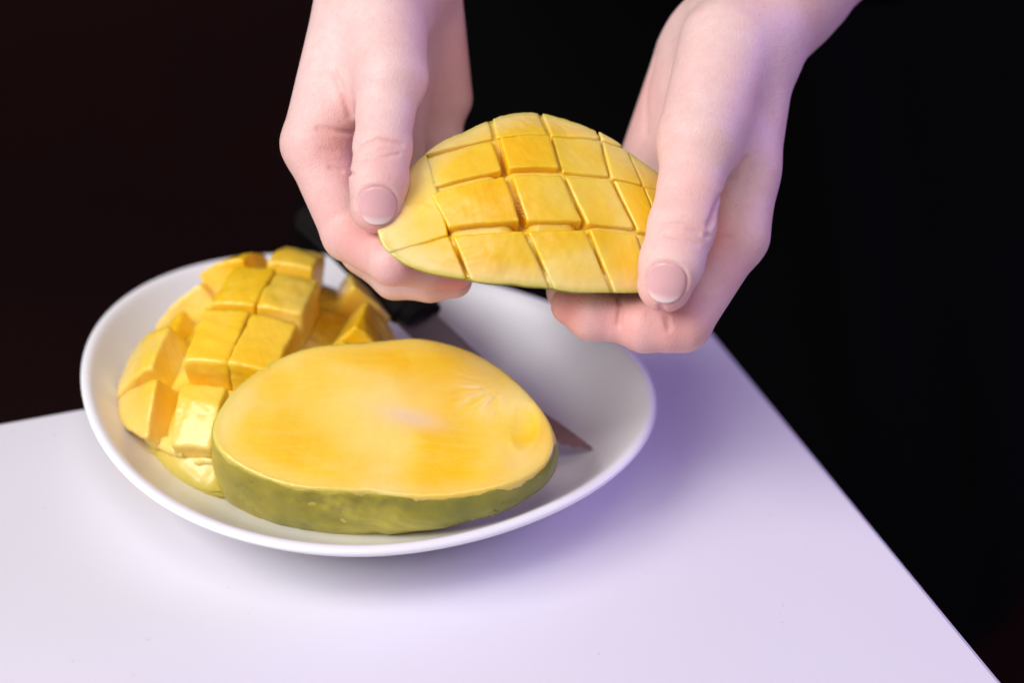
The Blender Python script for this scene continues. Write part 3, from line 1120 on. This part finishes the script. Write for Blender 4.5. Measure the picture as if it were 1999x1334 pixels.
FLUSH_SHADE = {id(HL): [((660, 285), 1.2, .38), ((675, 335), .7, .38), ((690, 470), 1.5, .5), ((800, 540), 1.4, .5), ((890, 555), .9, .75), ((738, 445), .8, .6), ((748, 330), .8, .18), ((640, 400), 1.3, .3), ((905, 120), 2.0, .25), ((748, 300), .6, .2), ((620, 280), 1.0, .2)],  # natural pinkness, made stronger on the fingers to paint in their reddish shade
         id(HR): [((1297, 585), .9, .55), ((1460, 560), 1.6, .3), ((1340, 380), 1.0, .15), ((1310, 640), 1.4, .5), ((1215, 620), 1.3, .55), ((1110, 600), 1.0, .65), ((1250, 200), 1.6, .2), ((1335, 450), .7, .22), ((1400, 470), .9, .5), ((1440, 520), 1.2, .3)]}
BV, BF, BFL = [], [], []
off = 0
for H, lo_, hi_ in ((HL, None, None), (HR, None, None)):
    pts = np.array([c_ for a, ra, b, rb in H.palm[:-1] for c_ in (a, b)] + [n_[0] for f in H.f for n_ in f])
    lo, hi = pts.min(0) - 1.7, pts.max(0) + 1.7
    e = H.palm[-1]
    cut = e[0] + (e[2] - e[0]) * .42
    lo, hi = np.minimum(lo, cut - 2.6), np.maximum(hi, cut + 2.6)
    axn = nrm(e[2] - e[0])

    def fn(p, H=H, cut=cut, axn=axn):
        return np.maximum(H(p), (p - cut) @ axn)
    V, Q = surface_nets(fn, lo, hi, .062)
    fl = np.zeros(len(V))
    for (px, py), r_, am in FLUSH_SHADE[id(H)]:
        c0 = H.trace(px, py)
        fl = np.maximum(fl, am * np.exp(-((V - c0) ** 2).sum(1) / (r_ * r_)))
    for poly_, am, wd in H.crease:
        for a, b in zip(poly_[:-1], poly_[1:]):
            fl = np.maximum(fl, min(.32, am * 3) * np.exp(-(capsule(V, a, 0, b, 0) / .10) ** 2))  # natural pink of the creases, plus their dark shade line painted in
    BV.append(V); BF.append(Q + off); BFL.append(fl)
    off += len(V)

# arms and trunk under the clothes carry the same body on, at a coarser grain
SH = [np.array([-4.0, 47, 52.0]), np.array([37.0, 47, 52.0])]
ELB = [HL.palm[-1][2] + nrm(HL.palm[-1][2] - HL.palm[-1][0]) * 12 + np.array([-2, 4, -2.0]), HR.palm[-1][2] + nrm(HR.palm[-1][2] - HR.palm[-1][0]) * 12 + np.array([2, 4, -2.0])]
CH = (SH[0] + SH[1]) / 2


def trunk(p, grow=0.0, arms=True):
    q_ = (p - np.array([CH[0], CH[1] + 2, 20])) / np.array([22.0, 11.0, 1.0])
    d = (np.sqrt(q_[:, 0] ** 2 + q_[:, 1] ** 2) - 1) * 11.0
    d = smax(d, p[:, 2] - 54, 6.0)
    d = smax(d, -40 - p[:, 2], 3.0)
    if arms:
        for k_, H in enumerate((HL, HR)):
            e = H.palm[-1]
            st = e[0] + (e[2] - e[0]) * .36
            d = smin(d, capsule(p, st, 2.5, ELB[k_], 3.9), 1.5)
            d = smin(d, capsule(p, ELB[k_], 4.0, SH[k_], 5.2), 3.0)
    return d - grow


def body_fn(p):
    d = trunk(p)
    return smin(d, capsule(p, CH + np.array([0, 0, 2.0]), 6.0, CH + np.array([0, 1, 12.0]), 5.6), 3.0)


V, Q = surface_nets(body_fn, (-40, 5, -44), (66, 70, 70), .9)
BV.append(V); BF.append(Q + off); BFL.append(np.zeros(len(V)))
body = link_mesh('body', np.concatenate(BV), np.concatenate(BF), M_skin, person)
set_attr(body, 'flush_shade', np.concatenate(BFL))


def shirt_fn(p):
    folds = .35 * np.sin(p[:, 0] * .55 + .06 * p[:, 2] + 1.2 * np.sin(p[:, 2] * .08)) + .2 * np.sin(p[:, 0] * .9 + p[:, 2] * .33)
    d = trunk(p, 1.5) + folds * .9
    cutp = p[:, 2] - 58
    for k_, H in enumerate((HL, HR)):
        e = H.palm[-1]
        axn = nrm(e[2] - e[0])
        st = e[0] + (e[2] - e[0]) * .55
        near = np.linalg.norm(p - st, axis=1) < 11
        d = np.where(near, smax(d, -((p - st) @ axn), .5), d)
    return smax(d, cutp, .6)


V, Q = surface_nets(shirt_fn, (-44, 2, -46), (70, 72, 64), .8)
link_mesh('shirt', V, Q, M_shirt, person)

for H in (HL, HR):
    nl = H.nails[0]

    def nfn(p, H=H, nl=nl):
        a, b, c_ = nail_local(nl, p)
        arch = H.base(p) - .012 + .02 * (a / nl['wa']) ** 2
        d = smax(nail_region(nl, a, b), np.abs(arch) - .045, .03)
        return np.maximum(d, -.55 - c_)
    V, Q = surface_nets(nfn, nl['o'] - 1.1, nl['o'] + 1.1, .035)
    o = link_mesh('thumbnail', V, Q, M_nail, body)
    a, b, c_ = nail_local(nl, V)
    set_attr(o, 'tip', np.clip((b / nl['wb'] - .55 + .2 * (a / nl['wa']) ** 2) / .4, 0, 1))
